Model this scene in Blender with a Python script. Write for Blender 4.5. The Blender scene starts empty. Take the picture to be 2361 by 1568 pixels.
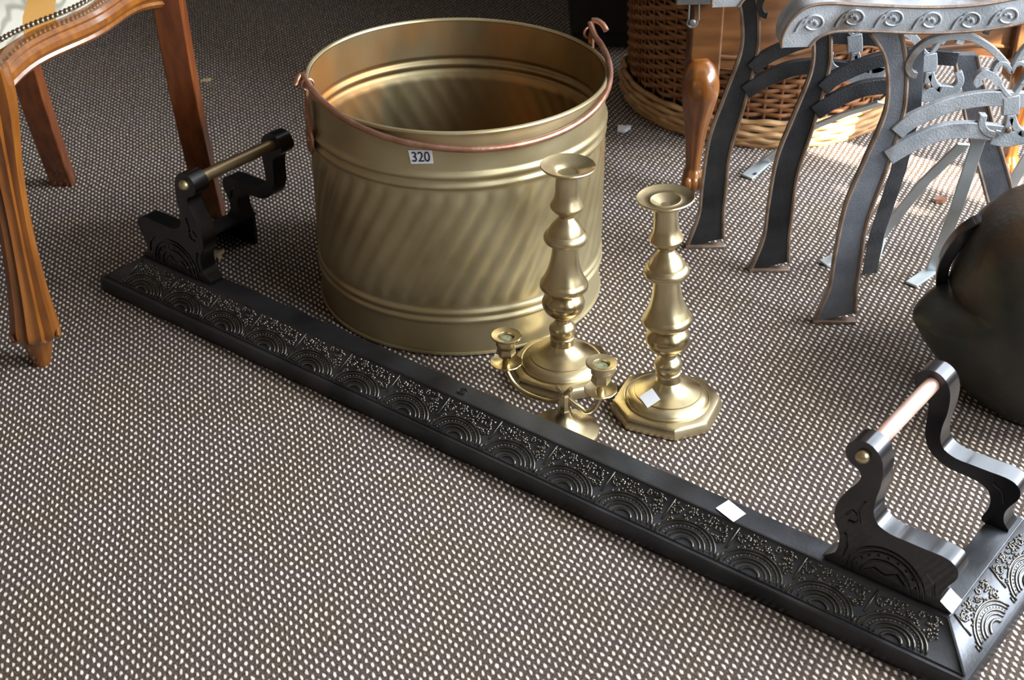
import bpy, math, random
from mathutils import Vector, Matrix
from mathutils.geometry import tessellate_polygon
R = math.radians
rnd = random.Random(7)
scn = bpy.context.scene
col = scn.collection

# ------------------------------------------------------------------ camera
F_PX, PITCH, CAM_H, W_PX, H_PX = 3400.0, R(32.1), 1.10, 2361, 1568
cam_d = bpy.data.cameras.new('camera'); cam = bpy.data.objects.new('camera', cam_d); col.objects.link(cam)
cam_d.sensor_width = 36.0; cam_d.lens = 36.0 * F_PX / W_PX
cam.location = (0, 0, CAM_H); cam.rotation_euler = (math.pi / 2 - PITCH, 0, 0)
cam_d.clip_start = 0.02
cam_d.dof.use_dof = True; cam_d.dof.focus_distance = 1.86; cam_d.dof.aperture_fstop = 9.0
scn.camera = cam
CAM = Vector((0, 0, CAM_H))
FW = Vector((0, math.cos(PITCH), -math.sin(PITCH))); UPV = Vector((0, math.sin(PITCH), math.cos(PITCH)))
def ray(x, y): return FW * F_PX + Vector((1, 0, 0)) * (x - W_PX / 2) - UPV * (y - H_PX / 2)
def on_z(x, y, z=0.0):
    d = ray(x, y); return CAM + d * ((z - CAM_H) / d.z)
def on_y(x, y, Y):
    d = ray(x, y); return CAM + d * (Y / d.y)
# directions of the fender and of the room: U along the fender front, V across it
TH = R(52.3)
V2 = Vector((math.cos(TH), math.sin(TH), 0)); U2 = Vector((math.sin(TH), -math.cos(TH), 0)); Z = Vector((0, 0, 1))

# ------------------------------------------------------------------ world, sun, windows, exposure
scn.view_settings.view_transform = 'Standard'; scn.view_settings.look = 'None'
scn.view_settings.gamma = 1.0; scn.view_settings.use_curve_mapping = False
scn.view_settings.exposure = 0.0
wd = bpy.data.worlds.new('world'); scn.world = wd; wd.use_nodes = True
wd.node_tree.nodes['Background'].inputs[0].default_value = (0.75, 0.85, 1.0, 1)
wd.node_tree.nodes['Background'].inputs[1].default_value = 1.0
def look(o, d): o.rotation_euler = Vector(d).to_track_quat('-Z', 'Y').to_euler()
def area(name, loc, d, sx, sy, power, colr):
    l = bpy.data.lights.new(name, 'AREA'); l.shape = 'RECTANGLE'; l.size = sx; l.size_y = sy
    l.energy = power; l.color = colr
    o = bpy.data.objects.new(name, l); col.objects.link(o); o.location = loc; look(o, d); return o
# daylight through the shop window on the right, a smaller one at the back and an added warm fill behind the camera
area('window_and_fill_light', Vector((0, 0, 1.50)) + U2 * 1.08 + V2 * 2.95, -U2 + Vector((0, 0, -0.25)), 2.0, 1.7, 455, (0.86, 0.93, 1.0))
area('window_and_fill_light', Vector((0, 0, 1.80)) + U2 * -0.25 + V2 * 4.08, -V2 + Vector((0, 0, -0.10)), 2.3, 1.6, 100, (0.80, 0.90, 1.0))
area('window_and_fill_light', Vector((0, 0, 1.7)) + U2 * 0.55 - V2 * 1.1, V2 + Vector((0, 0, -0.85)), 1.5, 1.0, 2, (1.0, 0.93, 0.84))  # added fill for the near carpet, no known doorway
area('window_and_fill_light', Vector((0, 0, 1.25)) + U2 * 1.10 + V2 * 1.15, -U2 + Vector((0, 0, -0.1)), 0.9, 1.3, 42, (0.90, 0.95, 1.0))  # second right-hand lamp, added to brighten the brass and the bench arm
sl = bpy.data.lights.new('sun', 'SUN'); sl.energy = 38.0; sl.angle = R(0.5); sl.color = (1.0, 0.94, 0.84)
so = bpy.data.objects.new('sun', sl); col.objects.link(so)
SUN_EL = R(35.0); look(so, -U2 * math.cos(SUN_EL) - Z * math.sin(SUN_EL)); so.location = (3, -1, 3)

# ------------------------------------------------------------------ materials
def nd(t, k, **kw):
    n = t.nodes.new(k)
    for a, b in kw.items():
        if a in n.inputs: n.inputs[a].default_value = b
        else: setattr(n, a, b)
    return n
def mat(name, c1, c2=None, rough=0.5, metal=0.0, scale=30.0, bump=0.0, bscale=None, coat=0.0, stretch=(1, 1, 1), r2=None, c3=None, t3=0.62, spec=0.5, detail=4.0):
    m = bpy.data.materials.new(name); m.use_nodes = True; t = m.node_tree; b = t.nodes['Principled BSDF']
    b.inputs['Roughness'].default_value = rough; b.inputs['Metallic'].default_value = metal
    b.inputs['Coat Weight'].default_value = coat; b.inputs['Coat Roughness'].default_value = 0.08
    b.inputs['Specular IOR Level'].default_value = spec
    tc = nd(t, 'ShaderNodeTexCoord'); mp = nd(t, 'ShaderNodeMapping'); mp.inputs['Scale'].default_value = stretch
    t.links.new(tc.outputs['Object'], mp.inputs['Vector'])
    n = nd(t, 'ShaderNodeTexNoise'); n.inputs['Scale'].default_value = scale; n.inputs['Detail'].default_value = detail
    t.links.new(mp.outputs[0], n.inputs['Vector'])
    r = nd(t, 'ShaderNodeValToRGB'); e = r.color_ramp.elements
    e[0].position = 0.36; e[1].position = 0.66
    e[0].color = (*c1, 1); e[1].color = (*(c2 or c1), 1)
    t.links.new(n.outputs['Fac'], r.inputs['Fac']); out = r.outputs['Color']
    if c3:
        n3 = nd(t, 'ShaderNodeTexNoise'); n3.inputs['Scale'].default_value = scale * 0.45; n3.inputs['Detail'].default_value = 6
        mp3 = nd(t, 'ShaderNodeMapping'); mp3.inputs['Location'].default_value = (3.1, 1.7, 5.2); mp3.inputs['Scale'].default_value = stretch
        t.links.new(tc.outputs['Object'], mp3.inputs['Vector']); t.links.new(mp3.outputs[0], n3.inputs['Vector'])
        r3 = nd(t, 'ShaderNodeValToRGB'); r3.color_ramp.elements[0].position = t3 - 0.05; r3.color_ramp.elements[1].position = t3 + 0.08
        t.links.new(n3.outputs['Fac'], r3.inputs['Fac'])
        mx = nd(t, 'ShaderNodeMix'); mx.data_type = 'RGBA'
        t.links.new(r3.outputs['Color'], mx.inputs['Factor']); t.links.new(out, mx.inputs['A']); mx.inputs['B'].default_value = (*c3, 1)
        out = mx.outputs['Result']
    t.links.new(out, b.inputs['Base Color'])
    if r2 is not None:
        mr = nd(t, 'ShaderNodeMapRange'); mr.inputs['From Min'].default_value = 0.35; mr.inputs['From Max'].default_value = 0.65
        mr.inputs['To Min'].default_value = rough; mr.inputs['To Max'].default_value = r2
        t.links.new(n.outputs['Fac'], mr.inputs['Value']); t.links.new(mr.outputs[0], b.inputs['Roughness'])
    if bump:
        nb = nd(t, 'ShaderNodeTexNoise'); nb.inputs['Scale'].default_value = bscale or scale * 5; nb.inputs['Detail'].default_value = 3
        t.links.new(mp.outputs[0], nb.inputs['Vector'])
        bp = nd(t, 'ShaderNodeBump'); bp.inputs['Strength'].default_value = bump; bp.inputs['Distance'].default_value = 0.002
        t.links.new(nb.outputs['Fac'], bp.inputs['Height']); t.links.new(bp.outputs[0], b.inputs['Normal'])
    return m
M = {}
M['graphite'] = mat('black_leaded_iron', (0.062, 0.064, 0.070), (0.105, 0.108, 0.118), 0.40, 0.92, 14, 0.12, 260, r2=0.50)
M['relief_glint'] = mat('black_leaded_glint', (0.12, 0.11, 0.095), (0.22, 0.205, 0.175), 0.38, 1.0, 60, 0.25, 300)  # raised pattern lighter than the rail, its glints put into the colour
M['gloss_black'] = mat('gloss_black_iron', (0.042, 0.043, 0.046), (0.078, 0.079, 0.085), 0.28, 1.0, 10, 0.02, 40, coat=0.5, c3=(0.12, 0.07, 0.04), t3=0.70)
M['brass'] = mat('aged_brass', (0.50, 0.40, 0.22), (0.68, 0.58, 0.37), 0.25, 1.0, 12, 0.05, 160, r2=0.42)
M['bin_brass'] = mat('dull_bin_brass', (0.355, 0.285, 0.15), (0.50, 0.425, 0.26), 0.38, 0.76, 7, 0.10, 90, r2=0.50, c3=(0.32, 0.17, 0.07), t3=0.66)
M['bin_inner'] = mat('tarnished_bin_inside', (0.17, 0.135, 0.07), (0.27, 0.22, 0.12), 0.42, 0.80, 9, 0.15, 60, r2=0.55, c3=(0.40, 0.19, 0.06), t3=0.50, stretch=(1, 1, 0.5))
M['copper'] = mat('copper_bail', (0.40, 0.20, 0.13), (0.58, 0.33, 0.23), 0.40, 0.9, 40, 0.2, 200)
M['pink_copper'] = mat('pinkish_copper_rod', (0.70, 0.42, 0.34), (0.80, 0.55, 0.46), 0.42, 0.55, 30, 0.05, 200)
M['bronze_rod'] = mat('dull_brass_rod', (0.36, 0.27, 0.15), (0.46, 0.36, 0.22), 0.38, 0.9, 30, 0.05, 200)
M['wood'] = mat('polished_chair_wood', (0.15, 0.046, 0.007), (0.24, 0.082, 0.012), 0.28, 0.0, 14, 0.03, 80, coat=0.55, stretch=(6, 6, 0.7))
M['wood_dark'] = mat('dark_chair_wood', (0.12, 0.030, 0.008), (0.21, 0.060, 0.015), 0.32, 0.0, 14, 0.03, 80, coat=0.4, stretch=(6, 6, 0.7))
M['screen_wood'] = mat('brown_screen_wood', (0.085, 0.032, 0.010), (0.17, 0.070, 0.022), 0.30, 0.0, 9, 0.03, 60, coat=0.45, stretch=(1.0, 5, 6))
M['iron_dark'] = mat('dark_cast_iron', (0.035, 0.037, 0.042), (0.075, 0.080, 0.088), 0.42, 0.6, 18, 0.5, 420, c3=(0.07, 0.045, 0.03), t3=0.66, spec=0.6)
M['iron_rim'] = mat('rubbed_rusty_rim', (0.18, 0.12, 0.085), (0.32, 0.24, 0.19), 0.5, 0.35, 40, 0.3, 300)
M['iron_skylit'] = mat('skylit_grey_iron', (0.34, 0.37, 0.40), (0.52, 0.55, 0.59), 0.42, 0.35, 25, 0.35, 350, c3=(0.17, 0.14, 0.12), t3=0.60)  # rusty grey iron lightened to stand for skylight and overexposure
M['iron_mid'] = mat('blue_grey_iron', (0.10, 0.11, 0.125), (0.19, 0.205, 0.23), 0.38, 0.6, 20, 0.4, 380, c3=(0.13, 0.09, 0.07), t3=0.64)
M['iron_blue'] = mat('blue_grey_leg_iron', (0.20, 0.22, 0.26), (0.34, 0.37, 0.42), 0.36, 0.6, 16, 0.4, 380, c3=(0.20, 0.14, 0.10), t3=0.62)
M['brace'] = mat('pale_steel_brace', (0.46, 0.52, 0.54), (0.58, 0.63, 0.65), 0.42, 0.35, 20, 0.1, 200)
M['pot'] = mat('old_black_pot_iron', (0.024, 0.025, 0.021), (0.050, 0.050, 0.040), 0.38, 0.4, 16, 0.35, 130, c3=(0.055, 0.030, 0.014), t3=0.60, spec=0.6)
M['cane'] = mat('brown_wicker', (0.20, 0.075, 0.025), (0.34, 0.15, 0.055), 0.5, 0, 30, 0.1, 200)
M['cane_pale'] = mat('honey_wicker', (0.38, 0.20, 0.08), (0.52, 0.32, 0.15), 0.5, 0, 30, 0.1, 200)
M['paper'] = mat('white_paper', (0.82, 0.84, 0.88), (0.86, 0.88, 0.92), 0.7)
M['ink'] = mat('blue_black_ink', (0.03, 0.035, 0.07), None, 0.7)
M['scrap'] = mat('straw_scrap', (0.62, 0.45, 0.24), (0.70, 0.52, 0.30), 0.8)
M['wax'] = mat('green_grey_wax', (0.10, 0.11, 0.05), (0.30, 0.30, 0.18), 0.6, 0, 200, 0.4, 400)
M['nail'] = mat('dark_nail_metal', (0.16, 0.12, 0.08), (0.30, 0.26, 0.2), 0.3, 0.9, 60)
M['wall'] = mat('plaster_wall', (0.17, 0.13, 0.095), (0.20, 0.155, 0.115), 0.9, 0, 3)
M['ceil'] = mat('ceiling_paint', (0.26, 0.24, 0.21), None, 0.9)
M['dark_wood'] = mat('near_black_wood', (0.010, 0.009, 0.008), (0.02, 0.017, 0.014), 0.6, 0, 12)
M['dark_metal'] = mat('steel_hardware', (0.30, 0.31, 0.31), (0.45, 0.45, 0.44), 0.35, 0.9, 40)

def carpet_material():
    m = bpy.data.materials.new('looped_carpet'); m.use_nodes = True; t = m.node_tree; b = t.nodes['Principled BSDF']
    L = t.links.new
    tc = nd(t, 'ShaderNodeTexCoord')
    # slow wander of the rows
    nz = nd(t, 'ShaderNodeTexNoise'); nz.inputs['Scale'].default_value = 7.0; nz.inputs['Detail'].default_value = 2.0
    L(tc.outputs['Object'], nz.inputs['Vector'])
    sc = nd(t, 'ShaderNodeVectorMath', operation='SCALE'); L(nz.outputs['Color'], sc.inputs[0]); sc.inputs['Scale'].default_value = 0.010
    nf = nd(t, 'ShaderNodeTexNoise'); nf.inputs['Scale'].default_value = 120.0; nf.inputs['Detail'].default_value = 1.0
    L(tc.outputs['Object'], nf.inputs['Vector'])
    sf = nd(t, 'ShaderNodeVectorMath', operation='SCALE'); L(nf.outputs['Color'], sf.inputs[0]); sf.inputs['Scale'].default_value = 0.0034
    ad = nd(t, 'ShaderNodeVectorMath', operation='ADD'); L(tc.outputs['Object'], ad.inputs[0]); L(sc.outputs[0], ad.inputs[1])
    ad2 = nd(t, 'ShaderNodeVectorMath', operation='ADD'); L(ad.outputs[0], ad2.inputs[0]); L(sf.outputs[0], ad2.inputs[1])
    A = (0.00693, -0.00649); B = (-0.00407, -0.00825)
    det = A[0] * B[1] - A[1] * B[0]
    def dot(vec, v):
        n = nd(t, 'ShaderNodeVectorMath', operation='DOT_PRODUCT'); L(vec, n.inputs[0]); n.inputs[1].default_value = (v[0], v[1], 0); return n.outputs['Value']
    def mth(op, a, c=None, d=None):
        n = nd(t, 'ShaderNodeMath', operation=op)
        for i, x in enumerate((a, c, d)):
            if x is None: continue
            if isinstance(x, (int, float)): n.inputs[i].default_value = x
            else: L(x, n.inputs[i])
        return n.outputs[0]
    s = dot(ad2.outputs[0], (B[1] / det, -B[0] / det)); q = dot(ad2.outputs[0], (-A[1] / det, A[0] / det))
    fs = mth('SUBTRACT', mth('FRACT', s), 0.5); fq = mth('SUBTRACT', mth('FRACT', q), 0.5)
    # metric offset from the middle of the cell
    dx = mth('ADD', mth('MULTIPLY', fs, A[0]), mth('MULTIPLY', fq, B[0]))
    dy = mth('ADD', mth('MULTIPLY', fs, A[1]), mth('MULTIPLY', fq, B[1]))
    # loops are a little longer across the carpet
    ca, sa = math.cos(R(107)), math.sin(R(107))
    e1 = mth('ADD', mth('MULTIPLY', dx, ca), mth('MULTIPLY', dy, sa)); e2 = mth('ADD', mth('MULTIPLY', dx, -sa), mth('MULTIPLY', dy, ca))
    r2 = mth('ADD', mth('POWER', mth('MULTIPLY', e1, 1 / 0.0044), 2.0), mth('POWER', mth('MULTIPLY', e2, 1 / 0.0022), 2.0))
    rr = mth('SQRT', r2)
    cell = nd(t, 'ShaderNodeCombineXYZ'); L(mth('FLOOR', s), cell.inputs[0]); L(mth('FLOOR', q), cell.inputs[1])
    wn = nd(t, 'ShaderNodeTexWhiteNoise'); wn.noise_dimensions = '2D'; L(cell.outputs[0], wn.inputs['Vector'])
    mr = nd(t, 'ShaderNodeMapRange'); mr.interpolation_type = 'SMOOTHSTEP'
    L(rr, mr.inputs['Value']); mr.inputs['From Min'].default_value = 0.40; mr.inputs['From Max'].default_value = 1.12
    mr.inputs['To Min'].default_value = 1.0; mr.inputs['To Max'].default_value = 0.0
    k = mth('MULTIPLY', mr.outputs[0], mth('ADD', mth('MULTIPLY', wn.outputs['Value'], 0.35), 0.68))
    # ground threads
    n2 = nd(t, 'ShaderNodeTexNoise'); n2.inputs['Scale'].default_value = 420.0; n2.inputs['Detail'].default_value = 3.0
    L(tc.outputs['Object'], n2.inputs['Vector'])
    rp = nd(t, 'ShaderNodeValToRGB'); rp.color_ramp.elements[0].position = 0.35; rp.color_ramp.elements[1].position = 0.7
    rp.color_ramp.elements[0].color = (0.036, 0.026, 0.020, 1); rp.color_ramp.elements[1].color = (0.120, 0.092, 0.078, 1)
    L(n2.outputs['Fac'], rp.inputs['Fac'])
    # broad colour drift, brown to grey
    n4 = nd(t, 'ShaderNodeTexNoise'); n4.inputs['Scale'].default_value = 4.0; L(tc.outputs['Object'], n4.inputs['Vector'])
    mx = nd(t, 'ShaderNodeMix'); mx.data_type = 'RGBA'; L(k, mx.inputs['Factor']); L(rp.outputs[0], mx.inputs['A']); mx.inputs['B'].default_value = (0.80, 0.73, 0.68, 1)
    n4.inputs['Scale'].default_value = 9.0; n4.inputs['Detail'].default_value = 3.0
    rt = nd(t, 'ShaderNodeValToRGB'); rt.color_ramp.elements[0].position = 0.38; rt.color_ramp.elements[1].position = 0.62
    rt.color_ramp.elements[0].color = (1.0, 0.94, 0.84, 1); rt.color_ramp.elements[1].color = (1.0, 0.965, 0.965, 1); L(n4.outputs['Fac'], rt.inputs['Fac'])
    ml = nd(t, 'ShaderNodeMix'); ml.data_type = 'RGBA'; ml.blend_type = 'MULTIPLY'; ml.inputs['Factor'].default_value = 1.0
    L(mx.outputs['Result'], ml.inputs['A']); L(rt.outputs[0], ml.inputs['B']); L(ml.outputs['Result'], b.inputs['Base Color']); b.inputs['Roughness'].default_value = 0.9; b.inputs['Specular IOR Level'].default_value = 0.25
    hgt = mth('ADD', mth('MULTIPLY', mr.outputs[0], 1.0), mth('MULTIPLY', n2.outputs['Fac'], 0.35))
    bp = nd(t, 'ShaderNodeBump'); bp.inputs['Strength'].default_value = 0.7; bp.inputs['Distance'].default_value = 0.0016
    L(hgt, bp.inputs['Height']); L(bp.outputs[0], b.inputs['Normal'])
    return m
M['carpet'] = carpet_material()

BAND_X = 0.1325 - 0.075 - 0.026      # one band meets the right-hand rail
def fabric_material():
    m = bpy.data.materials.new('cream_tapestry'); m.use_nodes = True; t = m.node_tree; b = t.nodes['Principled BSDF']; L = t.links.new
    tc = nd(t, 'ShaderNodeTexCoord'); mp = nd(t, 'ShaderNodeMapping'); mp.inputs['Rotation'].default_value = (0, 0, R(22)); L(tc.outputs['Object'], mp.inputs['Vector'])
    sx = nd(t, 'ShaderNodeSeparateXYZ'); L(tc.outputs['Object'], sx.inputs[0])
    def mt_(op, a, c):
        n = nd(t, 'ShaderNodeMath', operation=op); L(a, n.inputs[0]); n.inputs[1].default_value = c; return n.outputs[0]
    # gold bands 15 cm apart, running back from the front rail
    r_ = mt_('LESS_THAN', mt_('ABSOLUTE', mt_('SUBTRACT', mt_('FRACT', mt_('MULTIPLY', mt_('SUBTRACT', sx.outputs['X'], BAND_X), 1 / 0.15), 0), 0.5), 0), 0.095)
    v = nd(t, 'ShaderNodeTexWave'); v.wave_type = 'RINGS'; v.inputs['Scale'].default_value = 14; v.inputs['Distortion'].default_value = 9; L(tc.outputs['Object'], v.inputs['Vector'])
    r2 = nd(t, 'ShaderNodeValToRGB'); e = r2.color_ramp.elements; e[0].color = (0.17, 0.16, 0.12, 1); e[1].color = (0.33, 0.31, 0.25, 1); e[1].position = 0.4; L(v.outputs['Fac'], r2.inputs['Fac'])
    mx = nd(t, 'ShaderNodeMix'); mx.data_type = 'RGBA'; L(r_, mx.inputs['Factor']); L(r2.outputs[0], mx.inputs['A']); mx.inputs['B'].default_value = (0.27, 0.13, 0.02, 1)
    L(mx.outputs['Result'], b.inputs['Base Color']); b.inputs['Roughness'].default_value = 0.85
    n = nd(t, 'ShaderNodeTexNoise'); n.inputs['Scale'].default_value = 600; L(tc.outputs['Object'], n.inputs['Vector'])
    bp = nd(t, 'ShaderNodeBump'); bp.inputs['Strength'].default_value = 0.4; bp.inputs['Distance'].default_value = 0.001; L(n.outputs['Fac'], bp.inputs['Height']); L(bp.outputs[0], b.inputs['Normal'])
    return m
M['fabric'] = fabric_material()

# ------------------------------------------------------------------ object helpers
ORG = {}
def thing(name, label, cat, loc, group=None):
    o = bpy.data.objects.new(name, None); o.empty_display_size = 0.05; col.objects.link(o); o.location = loc
    o['label'] = label; o['category'] = cat
    if group: o['group'] = group
    ORG[o.name] = Vector(loc); return o
class G:
    """collects geometry in world coordinates"""
    def __init__(s): s.v = []; s.f = []
    def add(s, v, f):
        n = len(s.v); s.v += [Vector(a) for a in v]; s.f += [tuple(i + n for i in q) for q in f]; return s
    def build(s, name, m, parent=None, label=None, kind=None, cat=None, group=None, smooth=35, bevel=0, org=None):
        base = ORG[parent.name] if parent is not None else (Vector(org) if org is not None else Vector((0, 0, 0)))
        me = bpy.data.meshes.new(name); me.from_pydata([tuple(a - base) for a in s.v], [], s.f); me.update()
        for p in me.polygons: p.use_smooth = True
        me.set_sharp_from_angle(angle=R(smooth))
        me.materials.append(M[m]); o = bpy.data.objects.new(name, me); col.objects.link(o)
        if parent is not None: o.parent = parent
        else: o.location = base
        ORG[o.name] = base
        if label: o['label'] = label
        if kind: o['kind'] = kind
        if cat: o['category'] = cat
        if group: o['group'] = group
        if bevel:
            b = o.modifiers.new('bevel', 'BEVEL'); b.width = bevel; b.segments = 2; b.limit_method = 'ANGLE'; b.angle_limit = R(40)
        return o
def copy_tree(o, parent=None):
    c = o.copy(); col.objects.link(c)
    if parent is not None: c.parent = parent
    for ch in [x for x in o.children]: copy_tree(ch, c)
    return c
def box(c, hx, hy, hz, ax=Vector((1, 0, 0)), ay=Vector((0, 1, 0)), az=Vector((0, 0, 1))):
    c = Vector(c); v = [c + ax * (hx * i) + ay * (hy * j) + az * (hz * k) for i in (-1, 1) for j in (-1, 1) for k in (-1, 1)]
    return v, [(0, 1, 3, 2), (4, 6, 7, 5), (0, 4, 5, 1), (2, 3, 7, 6), (0, 2, 6, 4), (1, 5, 7, 3)]
def lathe(prof, seg, c, rf=None, axis=None):
    """prof: (r,z); rf(theta, i, r, z) -> radius; axis: optional lean matrix about c"""
    v = []; f = []; c = Vector(c)
    for i, (r, z) in enumerate(prof):
        for k in range(seg):
            a = 2 * math.pi * k / seg; q = rf(a, i, r, z) if rf else r
            p = Vector((q * math.cos(a), q * math.sin(a), z))
            if axis is not None: p = axis @ p
            v.append(c + p)
    for i in range(len(prof) - 1):
        for k in range(seg):
            k2 = (k + 1) % seg; f.append((i * seg + k, i * seg + k2, (i + 1) * seg + k2, (i + 1) * seg + k))
    if prof[0][0] > 1e-6: f.append(tuple(range(seg))[::-1])
    if prof[-1][0] > 1e-6: f.append(tuple((len(prof) - 1) * seg + k for k in range(seg)))
    return v, f
def sweep(path, sec, side, closed=False, scale=None):
    """path of points, sec: (a,b) offsets; a along the side vector, b along tangent x side"""
    n = len(path); v = []; f = []; m = len(sec); P = [Vector(p) for p in path]
    for i in range(n):
        if closed: t = P[(i + 1) % n] - P[i - 1]
        else: t = P[min(i + 1, n - 1)] - P[max(i - 1, 0)]
        t.normalize(); sd = Vector(side[i]) if isinstance(side, list) else Vector(side)
        sd = (sd - t * sd.dot(t)).normalized(); w = t.cross(sd); k = scale[i] if scale else 1.0
        for a, b in sec: v.append(P[i] + sd * (a * k) + w * (b * k))
    for i in range(n if closed else n - 1):
        j = (i + 1) % n
        for k in range(m):
            k2 = (k + 1) % m; f.append((i * m + k, i * m + k2, j * m + k2, j * m + k))
    if not closed: f.append(tuple(range(m))[::-1]); f.append(tuple((n - 1) * m + k for k in range(m)))
    return v, f
def circ(r, n=10, r2=None): return [(r * math.cos(2 * math.pi * k / n), (r2 or r) * math.sin(2 * math.pi * k / n)) for k in range(n)]
def tube(path, r, n=10, closed=False, side=(0.123, 0.45, 0.88)):
    if isinstance(r, (list, tuple)): return sweep(path, circ(1.0, n), side, closed, list(r))
    return sweep(path, circ(r, n), side, closed)
def rect(a, b): return [(-a, -b), (a, -b), (a, b), (-a, b)]
def spline(pts, k=6, closed=False):
    P = [Vector(p) for p in pts]; n = len(P); out = []
    rng = range(n if closed else n - 1)
    for i in rng:
        if closed: p0, p1, p2, p3 = P[i - 1], P[i], P[(i + 1) % n], P[(i + 2) % n]
        else: p0, p1, p2, p3 = P[max(i - 1, 0)], P[i], P[i + 1], P[min(i + 2, n - 1)]
        for j in range(k):
            t = j / k
            out.append(0.5 * ((2 * p1) + (p2 - p0) * t + (2 * p0 - 5 * p1 + 4 * p2 - p3) * t * t + (3 * p1 - p0 - 3 * p2 + p3) * t ** 3))
    if not closed: out.append(P[-1])
    return out
def plate(pts, o, ax, ay, an, t):
    """polygon (a,b) in the frame o,ax,ay, extruded by t along an"""
    P = [Vector(o) + ax * a + ay * b for a, b in pts]; n = len(P)
    tri = tessellate_polygon([[Vector((a, b, 0)) for a, b in pts]])
    v = P + [p + an * t for p in P]; f = [tuple(q) for q in tri] + [tuple(i + n for i in reversed(q)) for q in tri]
    f += [(i, (i + 1) % n, (i + 1) % n + n, i + n) for i in range(n)]
    return v, f
def dome(c, r, n=Vector((0, 0, 1)), seg=6, k=0.8):
    n = Vector(n).normalized(); a = n.orthogonal().normalized(); b = n.cross(a); c = Vector(c)
    v = [c + (a * math.cos(2 * math.pi * i / seg) + b * math.sin(2 * math.pi * i / seg)) * r for i in range(seg)]
    v += [c + (a * math.cos(2 * math.pi * i / seg) + b * math.sin(2 * math.pi * i / seg)) * r * 0.7 + n * r * k * 0.7 for i in range(seg)]
    v.append(c + n * r * k)
    f = [(i, (i + 1) % seg, seg + (i + 1) % seg, seg + i) for i in range(seg)] + [(seg + i, seg + (i + 1) % seg, 2 * seg) for i in range(seg)]
    return v, f
def ball(c, r, seg=12, rings=8, sz=1.0):
    return lathe([(max(r * math.sin(math.pi * i / rings), 1e-7), -r * sz * math.cos(math.pi * i / rings)) for i in range(rings + 1)], seg, c)

# ------------------------------------------------------------------ the room
UV = lambda u, v, z=0.0: U2 * u + V2 * v + Z * z
g = G(); g.add([UV(-3.4, -1.2), UV(1.2, -1.2), UV(1.2, 4.2), UV(-3.4, 4.2)], [(0, 1, 2, 3)])
g.build('floor', 'carpet', kind='structure')
def wall(name, cu, cv, hu, hv, z0=0.0, z1=2.7):
    G().add(*box(UV(cu, cv, (z0 + z1) / 2), hu, hv, (z1 - z0) / 2, U2, V2)).build(name, 'wall', kind='structure')
wall('wall_left', -3.45, 1.5, 0.05, 2.8); wall('wall_back', -1.1, 4.25, 2.4, 0.05); wall('wall_front', -1.1, -1.25, 2.4, 0.05)
G().add(*box(UV(-1.1, 1.5, 2.75), 2.4, 2.8, 0.05, U2, V2)).build('ceiling', 'ceil', kind='structure')
# right wall with two narrow openings added to shape the sun strips on the carpet
gw = G(); zs = [0, 1.66, 1.95, 2.7]; cuts = [(-1.25, 2.095, 0, 2.7), (2.115, 2.20, 0, 2.7), (2.325, 4.25, 0, 2.7), (2.095, 2.115, 0, 1.345), (2.095, 2.115, 1.525, 2.7), (2.20, 2.325, 0, 1.285), (2.20, 2.325, 1.655, 2.7)]
for v0, v1, z0, z1 in cuts: gw.add(*box(UV(1.20, (v0 + v1) / 2, (z0 + z1) / 2), 0.05, (v1 - v0) / 2, (z1 - z0) / 2, U2, V2))
gw.build('wall_right', 'wall', kind='structure')

# ------------------------------------------------------------------ fireplace fender
O = Vector((0.4474, 1.1339, 0)); LF = 1.2495; RET = 0.20
FEN = thing('fireplace_fender', 'long black cast iron fireplace fender with patterned rail and four scrolled uprights', 'fender', O - U2 * LF / 2)
def FP(u, v, z): return O + U2 * u + V2 * v + Z * z
def ring_sec(d):   # U-shaped run at outward offset d from the outer top edge
    return [(-LF - d, RET), (-LF - d, -d), (d, -d), (d, RET)]
OUTS = [(-0.028, 0.055), (-0.002, 0.055), (0.0015, 0.0545), (0.003, 0.0515), (0.0415, 0.0250), (0.0455, 0.0245), (0.0470, 0.0225), (0.0470, 0.004), (0.0455, 0.0)]
INS = [(-0.028, 0.0500), (-0.002, 0.0500), (0.0000, 0.0490), (0.0010, 0.0470), (0.0390, 0.0205), (0.0415, 0.0200), (0.0430, 0.0190), (0.0430, 0.004), (0.0420, 0.0)]
sec = OUTS + INS[::-1]                                  # hollow casting, open on the inside
g = G(); v = []; f = []
for d, z in sec: v += [FP(a, b, z) for a, b in ring_sec(d)]
n = len(sec)
for i in range(n):
    j = (i + 1) % n
    for k in range(3): f.append((i * 4 + k, i * 4 + k + 1, j * 4 + k + 1, j * 4 + k))
for i in range(8):
    a, b, c_, d_ = i * 4, (i + 1) * 4, (n - 2 - i) * 4, (n - 1 - i) * 4
    f.append((a, b, c_, d_)); f.append((a + 3, d_ + 3, c_ + 3, b + 3))
g.add(v, f); g.build('rail', 'graphite', FEN, smooth=30)
for uc in (-LF - 0.006, 0.006):
    s_ = 1 if uc > 0 else -1; e0 = 0.0 if s_ > 0 else -LF
    G().add(*plate([(e0 - s_ * 0.027, 0.0), (e0 + s_ * 0.0425, 0.0), (e0 + s_ * 0.0425, 0.019), (e0 + s_ * 0.001, 0.0495), (e0 - s_ * 0.027, 0.0495)][::s_], FP(0, RET - 0.006, 0), U2, Z, V2, 0.0055)).build('end_web', 'graphite', FEN)
# bolt hole rim
pc = on_z(1066, 903, 0.0555)
g = G(); g.add(*tube([pc + Vector((0.006 * math.cos(a), 0.006 * math.sin(a), 0)) for a in [2 * math.pi * i / 16 for i in range(16)]], 0.0011, 6, True)); g.add(*lathe([(0.005, 0.0), (0.0001, 0.0002)], 12, pc))
g.build('bolt_hole', 'gloss_black', FEN)
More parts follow.
